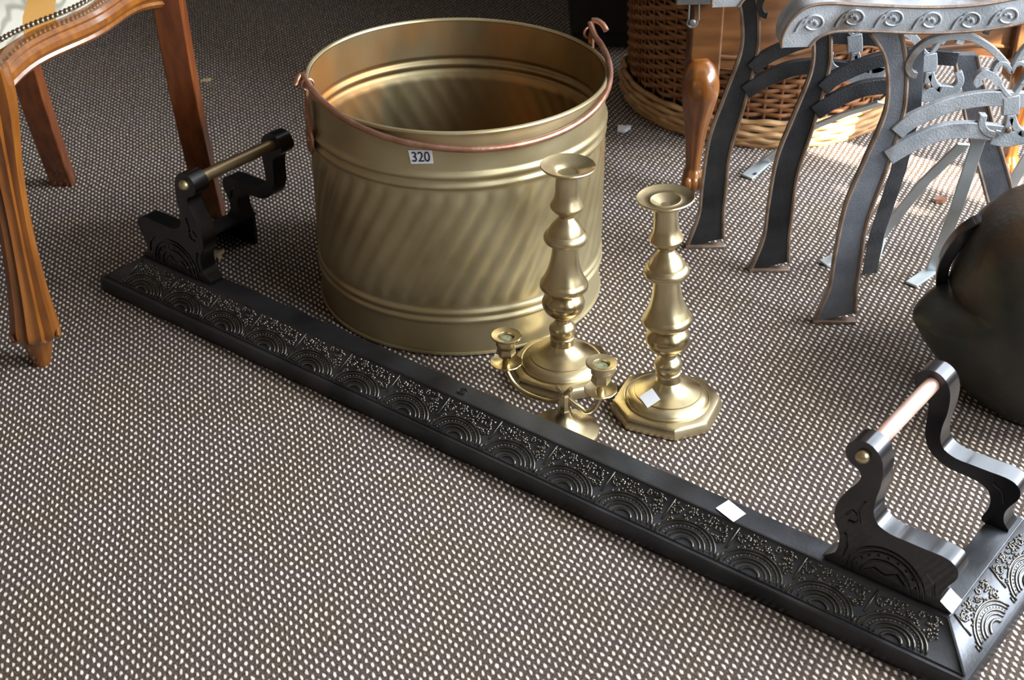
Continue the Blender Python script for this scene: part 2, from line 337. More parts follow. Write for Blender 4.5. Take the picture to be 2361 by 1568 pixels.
# relief panel, local frame: a along the rail, b up the slope, nrm outwards
SL = math.hypot(0.0385, 0.0265)
def relief(seed):
    r = random.Random(seed); g = G(); w = 0.0835
    ax, ay, an = Vector((1, 0, 0)), Vector((0, 1, 0)), Vector((0, 0, 1))
    def P(a, b, n=0.0004): return Vector((a, b * SL, n))
    def tb(pts, rr=0.0007, n=5): g.add(*tube(pts, rr * 1.55, n, side=(0, 0, 1)))
    tb([P(0.004, 0.98), P(0.002, 0.66), P(0.001, 0.40)], 0.0009); tb([P(0.001, 0.26), P(0.000, 0.04)], 0.0010); tb([P(-0.004, 0.20), P(-0.005, 0.04)], 0.0008)
    cx = w * 0.46
    for R_, q in ((0.0385, 0.0009), (0.0335, 0.0008), (0.0255, 0.0009), (0.0200, 0.0008), (0.0115, 0.0012)):
        pts = []
        for i in range(19):
            a = math.pi * (0.04 + 0.92 * i / 18); pts.append(Vector((cx + R_ * math.cos(a), 0.0015 + R_ * math.sin(a) * 0.72, 0.0004)))
        tb(pts, q)
    for i in range(17):                                   # beads round the fan
        a = math.pi * (0.06 + 0.88 * i / 16); g.add(*dome((cx + 0.0295 * math.cos(a), 0.0015 + 0.0295 * 0.72 * math.sin(a), 0.0), 0.0011, seg=5))
    # scrolls and berries above the fan
    def curl(cx_, cy_, R_, s, a0):
        tb([Vector((cx_ + s * R_ * (1 - 0.75 * i / 14) * math.cos(a0 + i * 0.42), cy_ + R_ * (1 - 0.75 * i / 14) * math.sin(a0 + i * 0.42), 0.0005)) for i in range(15)], 0.0007)
    curl(0.012, SL * 0.74, 0.0065, 1, 0.4); curl(0.070, SL * 0.76, 0.0065, -1, 0.4); curl(0.056, SL * 0.86, 0.0042, 1, 2.0); curl(0.030, SL * 0.88, 0.0040, -1, 2.4); curl(0.073, SL * 0.50, 0.005, 1, 1.0)
    k = 0
    while k < 85:
        a = r.uniform(0.005, w - 0.004); b = r.uniform(0.32, 0.95)
        if math.hypot(a - cx, (b * SL) / 0.72) < 0.0405: continue
        g.add(*dome((a, b * SL, 0), r.uniform(0.0014, 0.0022), seg=5, k=1.1)); k += 1
    me = bpy.data.meshes.new('relief_panel'); me.from_pydata([tuple(p) for p in g.v], [], g.f); me.update()
    for p in me.polygons: p.use_smooth = True
    me.materials.append(M['relief_glint']); return me
RM = [relief(3), relief(5)]
def put_relief(me, o, ax, ay):
    ob = bpy.data.objects.new('relief_panel', me); col.objects.link(ob); ob.parent = FEN
    an = ax.cross(ay).normalized(); m = Matrix((ax, ay, an)).transposed().to_4x4(); m.translation = o - ORG[FEN.name]; ob.matrix_local = m
slope_d = (0.0415 - 0.003, 0.0515 - 0.0250)
for i in range(15):
    u0 = -LF - 0.002 + i * 0.0838
    ay = (V2 * slope_d[0] + Z * slope_d[1]).normalized()
    put_relief(RM[i % 2], FP(u0, -0.0415, 0.0252), U2, ay)
for i in range(2):
    put_relief(RM[i % 2], FP(0.0415, 0.006 + i * 0.0925, 0.0252), V2, (-U2 * slope_d[0] + Z * slope_d[1]).normalized())
    put_relief(RM[i % 2], FP(-LF - 0.0415, 0.190 - i * 0.0925, 0.0252), -V2, (U2 * slope_d[0] + Z * slope_d[1]).normalized())
g = G(); g.add(*tube([FP(a, b, 0.0533) for a, b in ring_sec(0.0022)][1:3], 0.0010, 6)); g.add(*tube([FP(a, b, 0.0262) for a, b in ring_sec(0.0405)][1:3], 0.0009, 6)); 
g.add(*tube([FP(0.0022, -0.0022, 0.0533), FP(0.0410, -0.0410, 0.0262)], 0.0018, 6)); g.add(*tube([FP(0.0022, 0, 0.0533), FP(0.0022, RET, 0.0533)], 0.0012, 6))
g.build('edge_bead', 'graphite', FEN)
PROF = [(-0.1356, 0.055), (-0.1300, 0.0700), (-0.1276, 0.0850), (-0.1290, 0.0980), (-0.1359, 0.1106), (-0.1375, 0.1249), (-0.1345, 0.1389), (-0.1277, 0.1537), (-0.1184, 0.168), (-0.1149, 0.1781), (-0.1187, 0.1860), (-0.1289, 0.1911), (-0.1355, 0.201), (-0.1330, 0.2125), (-0.1245, 0.2200), (-0.1120, 0.2216), (-0.1000, 0.2145), (-0.0932, 0.1998), (-0.0925, 0.1772), (-0.0955, 0.1561), (-0.0949, 0.1396), (-0.0884, 0.1290), (-0.0741, 0.1235), (-0.055, 0.1232), (-0.0359, 0.1232), (-0.0173, 0.1235), (-0.0051, 0.1205), (0.0016, 0.1125), (0.0012, 0.1018), (-0.0050, 0.0905), (-0.0098, 0.0791), (-0.0102, 0.0671), (-0.0035, 0.055)]
FAR = PROF[9:30] + [(-0.0098, 0.0791), (-0.0085, 0.0660), (-0.0015, 0.055), (-0.0290, 0.055), (-0.0330, 0.0610), (-0.0285, 0.0740), (-0.0275, 0.0860), (-0.0310, 0.0960), (-0.0400, 0.1030), (-0.0560, 0.1060), (-0.0760, 0.1070), (-0.0930, 0.1120), (-0.1060, 0.1225), (-0.1130, 0.1400), (-0.1140, 0.1600)]
def smooth2(p): return [(q.x, q.y) for q in spline([(a, b, 0) for a, b in p], 3, True)]
def upright(side, near):
    s = 1 if side == 'r' else -1
    mu = (lambda u: u) if s == 1 else (lambda u: -LF - u)
    pts = [(mu(a), b) for a, b in (PROF if near else FAR)]
    if s == -1: pts = pts[::-1]
    # keep the foot line crisp, smooth the scrolls
    pts = smooth2(pts); pts = [(a, max(b, 0.0552)) for a, b in pts]
    v0 = 0.0015 if near else 0.166
    g = G().add(*plate(pts, FP(0, v0, 0), U2, Z, V2, 0.0255))
    up = g.build('upright', 'gloss_black', FEN, bevel=0.0012, smooth=40)
    fv = v0 - 0.0008 if near else v0 - 0.0008
    h = G(); inset = []
    def T(p, r=0.0011): h.add(*tube([FP(mu(a), fv, b) for a, b in p], r, 6))
    if near:
        for R_ in (0.047, 0.041, 0.030): T([(-0.072 + R_ * math.cos(math.pi * i / 16) * 0.95, 0.0585 + R_ * 0.92 * math.sin(math.pi * i / 16)) for i in range(17)])
        T([(-0.096, 0.064), (-0.085, 0.072), (-0.072, 0.068), (-0.06, 0.076), (-0.05, 0.066)]); T([(-0.122, 0.100), (-0.118, 0.085), (-0.122, 0.070)]); T([(-0.108, 0.120), (-0.112, 0.135), (-0.106, 0.150)])
        T([(-0.030, 0.095), (-0.020, 0.085), (-0.018, 0.070)]); T([(-0.125, 0.125), (-0.118, 0.133), (-0.110, 0.128), (-0.113, 0.119), (-0.121, 0.118)])
        for i in range(9): a = math.pi * (0.1 + 0.8 * i / 8); h.add(*dome(FP(mu(-0.072 + 0.0355 * math.cos(a)), fv, 0.0585 + 0.033 * math.sin(a)), 0.0016, -V2))
    else: T([(-0.028, 0.110), (-0.018, 0.104), (-0.014, 0.09)])
    h.build('ornament', 'gloss_black', up)
    cu = mu(-0.1155)
    kb = G().add(*ball(FP(cu, v0 - 0.001 if near else v0 + 0.0265, 0.2045), 0.0082, 12, 8)); kb.build('rod_end', 'brass', up, label='rounded brass rod end')
    return up
for sd in 'rl':
    upright(sd, True); upright(sd, False)
    cu = -0.1155 if sd == 'r' else -LF + 0.1155
    G().add(*tube([FP(cu, 0.026, 0.2045), FP(cu, 0.167, 0.2045)], 0.0088, 20)).build('rod', 'pink_copper' if sd == 'r' else 'bronze_rod', FEN, label='pinkish copper rod' if sd == 'r' else 'dull brass rod')
def sticker(name, c, ax, ay, w, h, parent, label=None, m='paper'):
    ax = ax.normalized(); ay = (ay - ax * ay.dot(ax)).normalized(); n = ax.cross(ay)
    v = []; f = []
    for t in (0.0, 0.0004):
        for a, b in ((-1, -1), (1, -1), (1, 1), (-1, 1)): v.append(Vector(c) + ax * (a * w / 2) + ay * (b * h / 2) + n * t)
    f = [(3, 2, 1, 0), (4, 5, 6, 7), (0, 1, 5, 4), (1, 2, 6, 5), (2, 3, 7, 6), (3, 0, 4, 7)]
    return G().add(v, f).build(name, m, parent, label=label, smooth=20)
pc = [on_z(x, y, 0.0560) for x, y in ((1650, 1172), (1691, 1204), (1720, 1185), (1680, 1153))]
g = G(); g.add([p for p in pc] + [p + Z * 0.0004 for p in pc], [(3, 2, 1, 0), (4, 5, 6, 7), (0, 1, 5, 4), (1, 2, 6, 5), (2, 3, 7, 6), (3, 0, 4, 7)]).build('price_tag', 'paper', FEN, label='blank white price tag on the top of the rail')

# ------------------------------------------------------------------ brass log bin
BC = Vector((-0.0765, 1.917, 0)); BR = 0.2065; BH = 0.335
BIN = thing('log_bin', 'large round dull brass log bin with slanted flutes and a copper bail handle', 'bucket', BC)
def ridge(z, zc, w, h): d = abs(z - zc) / w; return h * math.cos(d * math.pi / 2) if d < 1 else 0.0
NFL = 46; zl, zu = 0.078, 0.248
def wallr(th, z, amp=0.0048):
    r = BR - 0.0012 + ridge(z, 0.2725, 0.0060, 0.0045) + ridge(z, 0.2575, 0.0048, 0.0036) + ridge(z, 0.0680, 0.0050, 0.0036) + ridge(z, 0.0555, 0.0050, 0.0040)
    if zl < z < zu:
        env = min(1, (z - zl) / 0.006, (zu - z) / 0.006)
        ph = (th * NFL / (2 * math.pi) - (z - zl) / (zu - zl) * 3.3) % 1.0
        r += env * amp * 0.85 * (math.sin(math.pi * ph) ** 0.7 - 0.45)
    r += 0.0012 * math.sin(3 * th + 1) * (z / BH)
    return r
zz = [0.0, 0.003]; z = 0.008
while z < BH - 0.004:
    zz.append(z); z += 0.0024 if (0.046 < z < 0.078 or 0.246 < z < 0.284) else 0.008
zz.append(BH - 0.002)
SEG = NFL * 8; v = []; f = []
for z in zz:
    for k in range(SEG):
        th = 2 * math.pi * k / SEG; r = wallr(th, z) - (0.0015 if z < 0.001 else 0); v.append(BC + Vector((r * math.cos(th), r * math.sin(th), z + 0.001)))
for i in range(len(zz) - 1):
    for k in range(SEG): k2 = (k + 1) % SEG; f.append((i * SEG + k, i * SEG + k2, (i + 1) * SEG + k2, (i + 1) * SEG + k))
f.append(tuple(range(SEG))[::-1])
body = G().add(v, f).build('body', 'bin_brass', BIN, smooth=60)
v = []; f = []
for z in zz[2:]:
    for k in range(SEG): th = 2 * math.pi * k / SEG; r = wallr(th, z, 0.0016) - 0.0022 - (0.0018 if zl < z < zu else 0); v.append(BC + Vector((r * math.cos(th), r * math.sin(th), z)))
nz_ = len(zz) - 2
for i in range(nz_ - 1):
    for k in range(SEG): k2 = (k + 1) % SEG; f.append((i * SEG + k, (i + 1) * SEG + k, (i + 1) * SEG + k2, i * SEG + k2))
f.append(tuple(range(SEG)))
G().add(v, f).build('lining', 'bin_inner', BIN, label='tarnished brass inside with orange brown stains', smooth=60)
G().add(*tube([BC + Vector(((BR + 0.0002 + 0.0012 * math.sin(3 * t + 1)) * math.cos(t), (BR + 0.0002 + 0.0012 * math.sin(3 * t + 1)) * math.sin(t), BH - 0.001)) for t in [2 * math.pi * i / 160 for i in range(160)]], 0.0032, 8, True, side=Z)).build('rim', 'bin_brass', BIN)
G().add(*tube([BC + Vector(((BR - 0.0005) * math.cos(t), (BR - 0.0005) * math.sin(t), 0.004)) for t in [2 * math.pi * i / 120 for i in range(120)]], 0.0028, 8, True, side=Z)).build('foot_rim', 'bin_brass', BIN)
# bail handle fallen to the front
aL, aR = R(201.5), R(26.5)
eL = BC + Vector(((BR + 0.004) * math.cos(aL), (BR + 0.004) * math.sin(aL), BH + 0.016)); eR = BC + Vector(((BR + 0.004) * math.cos(aR), (BR + 0.004) * math.sin(aR), BH + 0.022))
mid = (eL + eR) / 2; ha = (eR - eL).normalized(); half = (eR - eL).length / 2
hb = Vector((ha.y, -ha.x, 0)).normalized()
al = R(10.0); bowd = hb * math.cos(al) - Z * math.sin(al)
pts = []
for i in range(49):
    t = math.pi * i / 48
    pts.append(mid - ha * ((half + 0.006 * math.sin(t)) * math.cos(t)) + bowd * (0.228 * math.sin(t)))
hookR = [pts[-1] + Vector((0.0, 0.008, 0.010)), pts[-1] + Vector((0.008, 0.006, 0.014)), pts[-1] + Vector((0.017, 0.0, 0.010)), pts[-1] + Vector((0.022, -0.006, 0.003))]
hookL = [pts[0] + Vector((-0.014, -0.004, -0.004)), pts[0] + Vector((-0.012, 0.0, 0.004)), pts[0] + Vector((-0.005, 0.004, 0.008))]
G().add(*tube(spline(hookL + pts[1:-1] + hookR, 2), 0.0044, 10)).build('bail_handle', 'copper', BIN, label='thin copper bail handle hanging over the front', smooth=60)
for a, e, nm in ((aL, eL, 'l'), (aR, eR, 'r')):
    rad = Vector((math.cos(a), math.sin(a), 0)); tan = Vector((-math.sin(a), math.cos(a), 0))
    g = G(); c0 = BC + rad * (BR + 0.0045)
    prof = [(-0.013, 0.255), (-0.016, 0.275), (-0.008, 0.29), (-0.013, 0.305), (-0.006, 0.325), (-0.006, 0.352), (0.0, 0.358), (0.006, 0.352), (0.006, 0.325), (0.013, 0.305), (0.008, 0.29), (0.016, 0.275), (0.013, 0.255), (0.0, 0.247)]
    g.add(*plate([(q.x, q.y) for q in spline([(x, y, 0) for x, y in prof], 2, True)], c0, tan, Z, rad, 0.0025))
    for dz in (0.268, 0.300): g.add(*dome(c0 + rad * 0.0025 + Z * dz, 0.004, rad, 8))
    g.add(*tube([e + tan * 0.004 + rad * (0.008 * math.cos(t)) + Z * (0.008 * math.sin(t) - 0.003) for t in [2 * math.pi * i / 12 for i in range(12)]], 0.0022, 6, True, side=tan))
    g.build('handle_bracket', 'copper', BIN, bevel=0.0004)
# numbered label on the side of the bin
def on_bin(x, y, out=0.0):
    d = ray(x, y).normalized(); o = CAM - BC; a = d.x ** 2 + d.y ** 2; b = 2 * (o.x * d.x + o.y * d.y); c = o.x ** 2 + o.y ** 2 - (BR + out) ** 2
    t = (-b - math.sqrt(b * b - 4 * a * c)) / (2 * a); return CAM + d * t
corn = [on_bin(*p, 0.0014) for p in ((948, 378), (999, 377), (995, 347), (941, 347))]
nrm = ((corn[0] + corn[1]) / 2 - BC); nrm.z = 0; nrm.normalize()
TAG = G().add([p for p in corn] + [p - nrm * 0.0006 for p in corn], [(0, 1, 2, 3), (7, 6, 5, 4), (0, 4, 5, 1), (1, 5, 6, 2), (2, 6, 7, 3), (3, 7, 4, 0)]).build('lot_label', 'paper', BIN, label='small white label printed 320')
tcu = bpy.data.curves.new('number', 'FONT'); tcu.body = '320'; tcu.align_x = 'CENTER'; tcu.align_y = 'CENTER'; tcu.size = 0.0195; tcu.offset = 0.00012; tcu.extrude = 0.0001
for fp in ('/usr/share/fonts/none',): pass
tob = bpy.data.objects.new('tmp_text', tcu); col.objects.link(tob)
bpy.context.view_layer.update()
tme = bpy.data.meshes.new_from_object(tob.evaluated_get(bpy.context.evaluated_depsgraph_get())); bpy.data.objects.remove(tob)
cc = sum(corn, Vector()) / 4; tx = ((corn[1] - corn[0]) + (corn[2] - corn[3])).normalized(); ty = Z - tx * tx.z; ty.normalize(); tn = tx.cross(ty)
mm = Matrix((tx * 0.86, ty, tn)).transposed().to_4x4(); mm.translation = cc + tn * 0.0008 - ORG[BIN.name]
tme.transform(mm); tme.materials.clear(); tme.materials.append(M['ink'])
nb = bpy.data.objects.new('printed_number', tme); col.objects.link(nb); nb.parent = TAG

# ------------------------------------------------------------------ candlesticks
PR = [(0.0168, 0.0462), (0.0158, 0.0500), (0.0150, 0.0540), (0.0163, 0.0550), (0.0163, 0.0575), (0.0150, 0.0590), (0.0172, 0.0640), (0.0180, 0.0690), (0.0172, 0.0735), (0.0140, 0.0775), (0.0105, 0.0810), (0.0098, 0.0850), (0.0118, 0.0880), (0.0180, 0.0925), (0.0245, 0.0985), (0.0279, 0.1060), (0.0284, 0.1120), (0.0262, 0.1180), (0.0215, 0.1235), (0.0190, 0.1265), (0.0200, 0.1290), (0.0296, 0.1318), (0.0318, 0.1345), (0.0322, 0.1375), (0.0312, 0.1410), (0.0288, 0.1440), (0.0282, 0.1455), (0.0250, 0.1520), (0.0216, 0.1610), (0.0192, 0.1710), (0.0176, 0.1820), (0.0168, 0.1910), (0.0166, 0.1960), (0.0215, 0.1985), (0.0270, 0.2020), (0.0284, 0.2050), (0.0284, 0.2085), (0.0262, 0.2130), (0.0232, 0.2150), (0.0226, 0.2170), (0.0190, 0.2240), (0.0150, 0.2295), (0.0115, 0.2335), (0.0098, 0.2370), (0.0108, 0.2405), (0.0160, 0.2445), (0.0202, 0.2490), (0.0213, 0.2525), (0.0200, 0.2560), (0.0170, 0.2620), (0.0157, 0.2680), (0.0152, 0.2730), (0.0150, 0.2850), (0.0152, 0.2985)]
def candlestick(c, rot, lean, label, filled, tag=False, s=1.0):
    c = Vector(c); T = thing('brass_candlestick', label, 'candlestick', c, 'pair of tall brass candlesticks')
    # octagonal foot with uneven sides
    an = [R(rot + a) for a in (3, 41, 93, 131, 183, 221, 273, 311)]; g = G(); v = []; f = []
    sub = []
    for i in range(8):
        a0, a1 = an[i], an[(i + 1) % 8] + (2 * math.pi if i == 7 else 0)
        p0 = Vector((math.cos(a0), math.sin(a0), 0)); p1 = Vector((math.cos(a1), math.sin(a1), 0))
        for j in range(4): sub.append((p0.lerp(p1, j / 4)) * (1 + 0.012 * math.sin(math.pi * j / 4)))
    lv = [(0.0655, 0.0), (0.0690, 0.0015), (0.0690, 0.0045), (0.0665, 0.0125), (0.0650, 0.0155), (0.0635, 0.0165), (0.050, 0.0172)]
    for k, z in lv: v += [c + p * k * s * 1.07 + Z * z for p in sub]
    n = len(sub)
    for i in range(len(lv) - 1):
        for k in range(n): f.append((i * n + k, i * n + (k + 1) % n, (i + 1) * n + (k + 1) % n, (i + 1) * n + k))
    f.append(tuple(range(n))[::-1]); g.add(v, f)
    dm = [(0.0560, 0.0165), (0.0562, 0.0190), (0.0545, 0.0210), (0.0530, 0.0205), (0.0520, 0.0225), (0.0470, 0.0262), (0.0430, 0.0275), (0.0425, 0.0290), (0.0400, 0.0300), (0.0330, 0.0325), (0.0270, 0.0355), (0.0215, 0.0405), (0.0185, 0.0440), (0.0168, 0.0466)]
    g.add(*lathe([(a * s, b) for a, b in dm], 48, c)); g.build('foot', 'brass', T, smooth=32)
    lm = Matrix.Rotation(R(lean), 3, 'Y'); piv = Z * 0.046
    def lp(v): return [c + piv + lm @ (p - c - piv) for p in v]
    v, f = lathe([(a * s, b) for a, b in PR], 40, c); G().add(lp(v), f).build('stem', 'brass', T, smooth=32)
    pan = [(0.0150, 0.2975), (0.0200, 0.2985), (0.0290, 0.3020), (0.0340, 0.3055), (0.0352, 0.3075), (0.0345, 0.3088), (0.0330, 0.3080), (0.0270, 0.3050)]
    pan += [(0.0205, 0.3040), (0.0185, 0.3052), (0.0175, 0.3045), (0.0120, 0.3020), (0.0080, 0.2990), (0.0035, 0.2980), (0.0030, 0.2900)] if filled else [(0.0190, 0.3030), (0.0150, 0.3010), (0.0130, 0.2990), (0.0125, 0.2800), (0.0001, 0.2795)]
    v, f = lathe([(a * s, b) for a, b in pan], 44, c); G().add(lp(v), f).build('drip_pan', 'brass', T, smooth=40)
    w = [(0.0032, 0.2965), (0.0001, 0.2975)] if filled else [(0.0122, 0.2870), (0.0060, 0.2885), (0.0001, 0.2870)]
    v, f = lathe(w, 16, c); G().add(lp(v), f).build('wax_residue', 'wax', T, label='dark greenish wax in the socket')
    return T
CR = candlestick((0.2015, 1.5850, 0), 0, -3.9, 'tall brass candlestick with a small white sticker on its stepped foot', True)
CL = candlestick((0.0670, 1.6720, 0), -4, 0.6, 'tall brass candlestick in front of the log bin, behind the small two-armed candelabrum', False)
p0 = on_z(1523, 903, 0.034); rv = Vector((p0.x - 0.2015, p0.y - 1.585, 0)).normalized()
p0 = Vector((0.2015, 1.585, 0)) + rv * 0.0360 + Z * 0.0335
nn = (rv * 0.50 + Z * 0.86).normalized(); s1 = rv.cross(Z).normalized() * -1; s2 = nn.cross(s1)
ca_, sa_ = math.cos(R(-24)), math.sin(R(-24)); s1, s2 = s1 * ca_ + s2 * sa_, s2 * ca_ - s1 * sa_
p0 = p0 + nn * 0.0016; pc = [p0 + s1 * (a * 0.0108) + s2 * (b * 0.0098) for a, b in ((-1, -1), (1, -1), (1, 1), (-1, 1))]; nn = nn * 0.0005
G().add(pc + [p + nn for p in pc], [(3, 2, 1, 0), (4, 5, 6, 7), (0, 1, 5, 4), (1, 2, 6, 5), (2, 3, 7, 6), (3, 0, 4, 7)]).build('price_sticker', 'paper', CR, label='small white sticker on the foot')

# two-armed candelabrum
c = Vector((0.0660, 1.5350, 0))
CD = thing('small_candelabrum', 'small brass two-armed candelabrum behind the middle of the fender rail', 'candelabrum', c)
G().add(*lathe([(0.044, 0.0), (0.0455, 0.002), (0.0450, 0.004), (0.040, 0.0065), (0.030, 0.010), (0.020, 0.015), (0.013, 0.022), (0.0095, 0.029), (0.0085, 0.0330)], 40, c)).build('foot', 'brass', CD, smooth=40)
G().add(*lathe([(0.0080, 0.032), (0.0092, 0.034), (0.0075, 0.037), (0.0065, 0.045), (0.0075, 0.055), (0.0060, 0.058), (0.0001, 0.059)], 8, c)).build('stem', 'brass', CD, smooth=25)
hubp = c + Z * 0.052
cupR = on_z(1386, 936, 0.0585); cupL = on_z(1168, 868, 0.0585)
cupR = on_z(1387, 838, 0.105); cupR.z = 0; cupL = on_z(1167, 775, 0.105); cupL.z = 0
for q, s in ((cupL, -1), (cupR, 1)):
    dirn = (q - c); dirn.z = 0; ln = dirn.length; dirn.normalize()
    pth = [hubp - dirn * 0.010 + Z * 0.017, hubp - dirn * 0.004 + Z * 0.009, hubp + dirn * 0.008 - Z * 0.004, hubp + dirn * 0.022 - Z * 0.016, hubp + dirn * (ln * 0.62) - Z * 0.021, hubp + dirn * (ln * 0.86) - Z * 0.014, hubp + dirn * ln + Z * 0.002, hubp + dirn * ln + Z * 0.008]
    G().add(*tube(spline(pth, 6), 0.0032, 10)).build('arm', 'brass', CD, smooth=50)
    b = q + Z * 0.0595
    def scal(a, i, r, z): return r * (1 + (0.035 * abs(math.sin(5 * a)) if r > 0.018 else 0))
    drip = G().add(*lathe([(0.0035, 0.0), (0.010, 0.0005), (0.0180, 0.0035), (0.0205, 0.0065), (0.0198, 0.0075), (0.0160, 0.0050), (0.0095, 0.0022), (0.0055, 0.0025), (0.0001, 0.003)], 60, b, scal)).build('drip_dish', 'brass', CD, smooth=40)
    cup = G().add(*lathe([(0.0048, 0.002), (0.0052, 0.006), (0.0042, 0.0095), (0.0060, 0.0125), (0.0098, 0.0165)], 24, b)).add(*lathe([(0.0105, 0.0165), (0.0128, 0.0200), (0.0118, 0.0270), (0.0105, 0.0300)], 6, b)).add(*lathe([(0.0108, 0.0290), (0.0132, 0.0330), (0.0130, 0.0385), (0.0118, 0.0420), (0.0165, 0.0440), (0.0198, 0.0455), (0.0200, 0.0470), (0.0188, 0.0476), (0.0145, 0.0462), (0.0110, 0.0455), (0.0102, 0.0440), (0.0100, 0.0360), (0.0001, 0.0355)], 32, b)).build('candle_cup', 'brass', CD, smooth=28)
    G().add(*lathe([(0.0098, 0.0415), (0.006, 0.0430), (0.0001, 0.0420)], 12, b)).build('wax_residue', 'wax', cup, label='dark green wax')

# ------------------------------------------------------------------ polished chair, left
F1 = Vector((-0.632, 1.700, 0)); R1 = Vector((-0.497, 2.025, 0)); R2_ = Vector((-0.765, 2.135, 0)); F2 = Vector((-0.935, 1.826, 0))
CH = thing('dining_chair', 'polished brown wooden chair with cabriole leg and studded cream tapestry seat', 'chair', (F1 + R1 + R2_ + F2) / 4)
def flute(w, d, n=20, amp=0.07, k=7):
    return [((w * (1 + amp * math.cos(k * t))) * math.cos(t), (d * (1 + amp * math.cos(k * t))) * math.sin(t)) for t in [2 * math.pi * i / (n * 2) for i in range(n * 2)]]
def cabriole(base, out, name, parent, m='wood'):
    # (z, shift outwards, half width, half depth)
    L = [(0.0, -0.004, 0.011, 0.011), (0.018, -0.004, 0.016, 0.015), (0.038, -0.003, 0.021, 0.020), (0.050, 0.002, 0.029, 0.024), (0.062, 0.003, 0.031, 0.025), (0.085, 0.001, 0.028, 0.023), (0.120, -0.001, 0.0245, 0.020), (0.17, -0.004, 0.0215, 0.018), (0.23, -0.008, 0.0205, 0.018), (0.29, -0.006, 0.023, 0.020), (0.34, 0.000, 0.028, 0.025), (0.38, 0.006, 0.032, 0.029), (0.41, 0.006, 0.032, 0.029), (0.432, 0.003, 0.029, 0.027)]
    sd = Vector((-out.y, out.x, 0)); v = []; f = []
    fine = spline([(a, b, c_) for a, b, c_, d in L], 4); dep = spline([(d, 0, 0) for *_, d in L], 4)
    N = 48
    for q, dd in zip(fine, dep):
        z, sh, w = q; fl = 0.15 if z > 0.048 else 0.02
        for k in range(N):
            t = 2 * math.pi * k / N; mod = 1 - fl * max(0, math.cos(6 * t)) ** 2 - fl * 0.4 * math.cos(12 * t)
            v.append(base + out * sh + sd * (w * mod * math.cos(t)) + out * (dd.x * mod * math.sin(t)) + Z * z)
    n = len(fine)
    for i in range(n - 1):
        for k in range(N): f.append((i * N + k, i * N + (k + 1) % N, (i + 1) * N + (k + 1) % N, (i + 1) * N + k))
    f.append(tuple(range(N))[::-1]); f.append(tuple((n - 1) * N + k for k in range(N)))
    o = G().add(v, f).build(name, m, parent, smooth=50)
    for s in (-1, 1):                                   # whorls of the foot
        g = G(); cc = base + sd * (s * 0.029) + out * 0.006 + Z * 0.052
        g.add(*tube([cc + out * (0.008 * (1 - i / 16) * math.cos(i * 0.7)) + Z * (0.010 * (1 - i / 16) * math.sin(i * 0.7)) for i in range(14)], 0.0035, 8, side=sd))
        g.build('foot_whorl', m, o)
    return o
outF = (F1 - (R1 + R2_) / 2).normalized(); camdir = Vector((-0.12, -1, 0)).normalized()
cabriole(Vector((-0.642, 1.690, 0)), Vector((0.25, -0.97, 0)).normalized(), 'leg', CH)
cabriole(Vector((-0.955, 1.815, 0)), Vector((-0.9, -0.4, 0)).normalized(), 'leg', CH)
def sabre(top, foot, parent, m):
    pts = [foot, foot.lerp(top, 0.10) * 1, foot.lerp(top, 0.35), foot.lerp(top, 0.7), top]
    back = (foot - top); back.z = 0; bl = back.length; back.normalize()
    P = []
    for t in [i / 14 for i in range(15)]:
        z = foot.z + (top.z - foot.z) * t; off = bl * (1 - t) ** 2.2
        P.append(Vector((top.x, top.y, z)) + back * off)
    sd = Vector((-back.y, back.x, 0))
    return G().add(*sweep(P, rect(0.0200, 0.0155), sd, scale=[1.05 - 0.15 * (i / 14 - 1) ** 2 for i in range(15)])).build('rear_leg', m, parent, bevel=0.002, label=None)
sabre(Vector((R1.x + 0.010, R1.y - 0.01, 0.60)), Vector((-0.484, 2.137, 0)), CH, 'wood_dark')
sabre(Vector((R2_.x + 0.005, R2_.y, 0.60)), Vector((-0.757, 2.255, 0)), CH, 'wood_dark')
def rail_path(a, b, bow, n=20):
    d = (b - a); nrm2 = Vector((d.y, -d.x, 0)).normalized(); return [a.lerp(b, i / n) + nrm2 * (bow * math.sin(math.pi * i / n) - 0.006 * math.sin(3 * math.pi * i / n)) for i in range(n + 1)]
msec = [(-0.012, -0.017), (0.010, -0.017), (0.014, -0.013), (0.012, -0.009), (0.017, -0.004), (0.018, 0.003), (0.014, 0.008), (0.012, 0.010), (0.014, 0.014), (0.010, 0.019), (-0.012, 0.019)]
seat_edge = []
for a, b, bw in ((F1, R1, 0.004), (F2, F1, 0.020), (R2_, F2, 0.004), (R1, R2_, 0.0)):
    p = rail_path(a, b, bw); seat_edge.append(p); n = len(p)
    dz = [0.030 * (1 - math.sin(math.pi * i / (n - 1))) ** 2.0 for i in range(n)]
    d = (b - a).normalized(); outn = Vector((d.y, -d.x, 0))
    G().add(*sweep([q + Z * (0.424 - e * 0.5) for q, e in zip(p, dz)], msec, outn)).build('seat_rail', 'wood', CH, smooth=25)
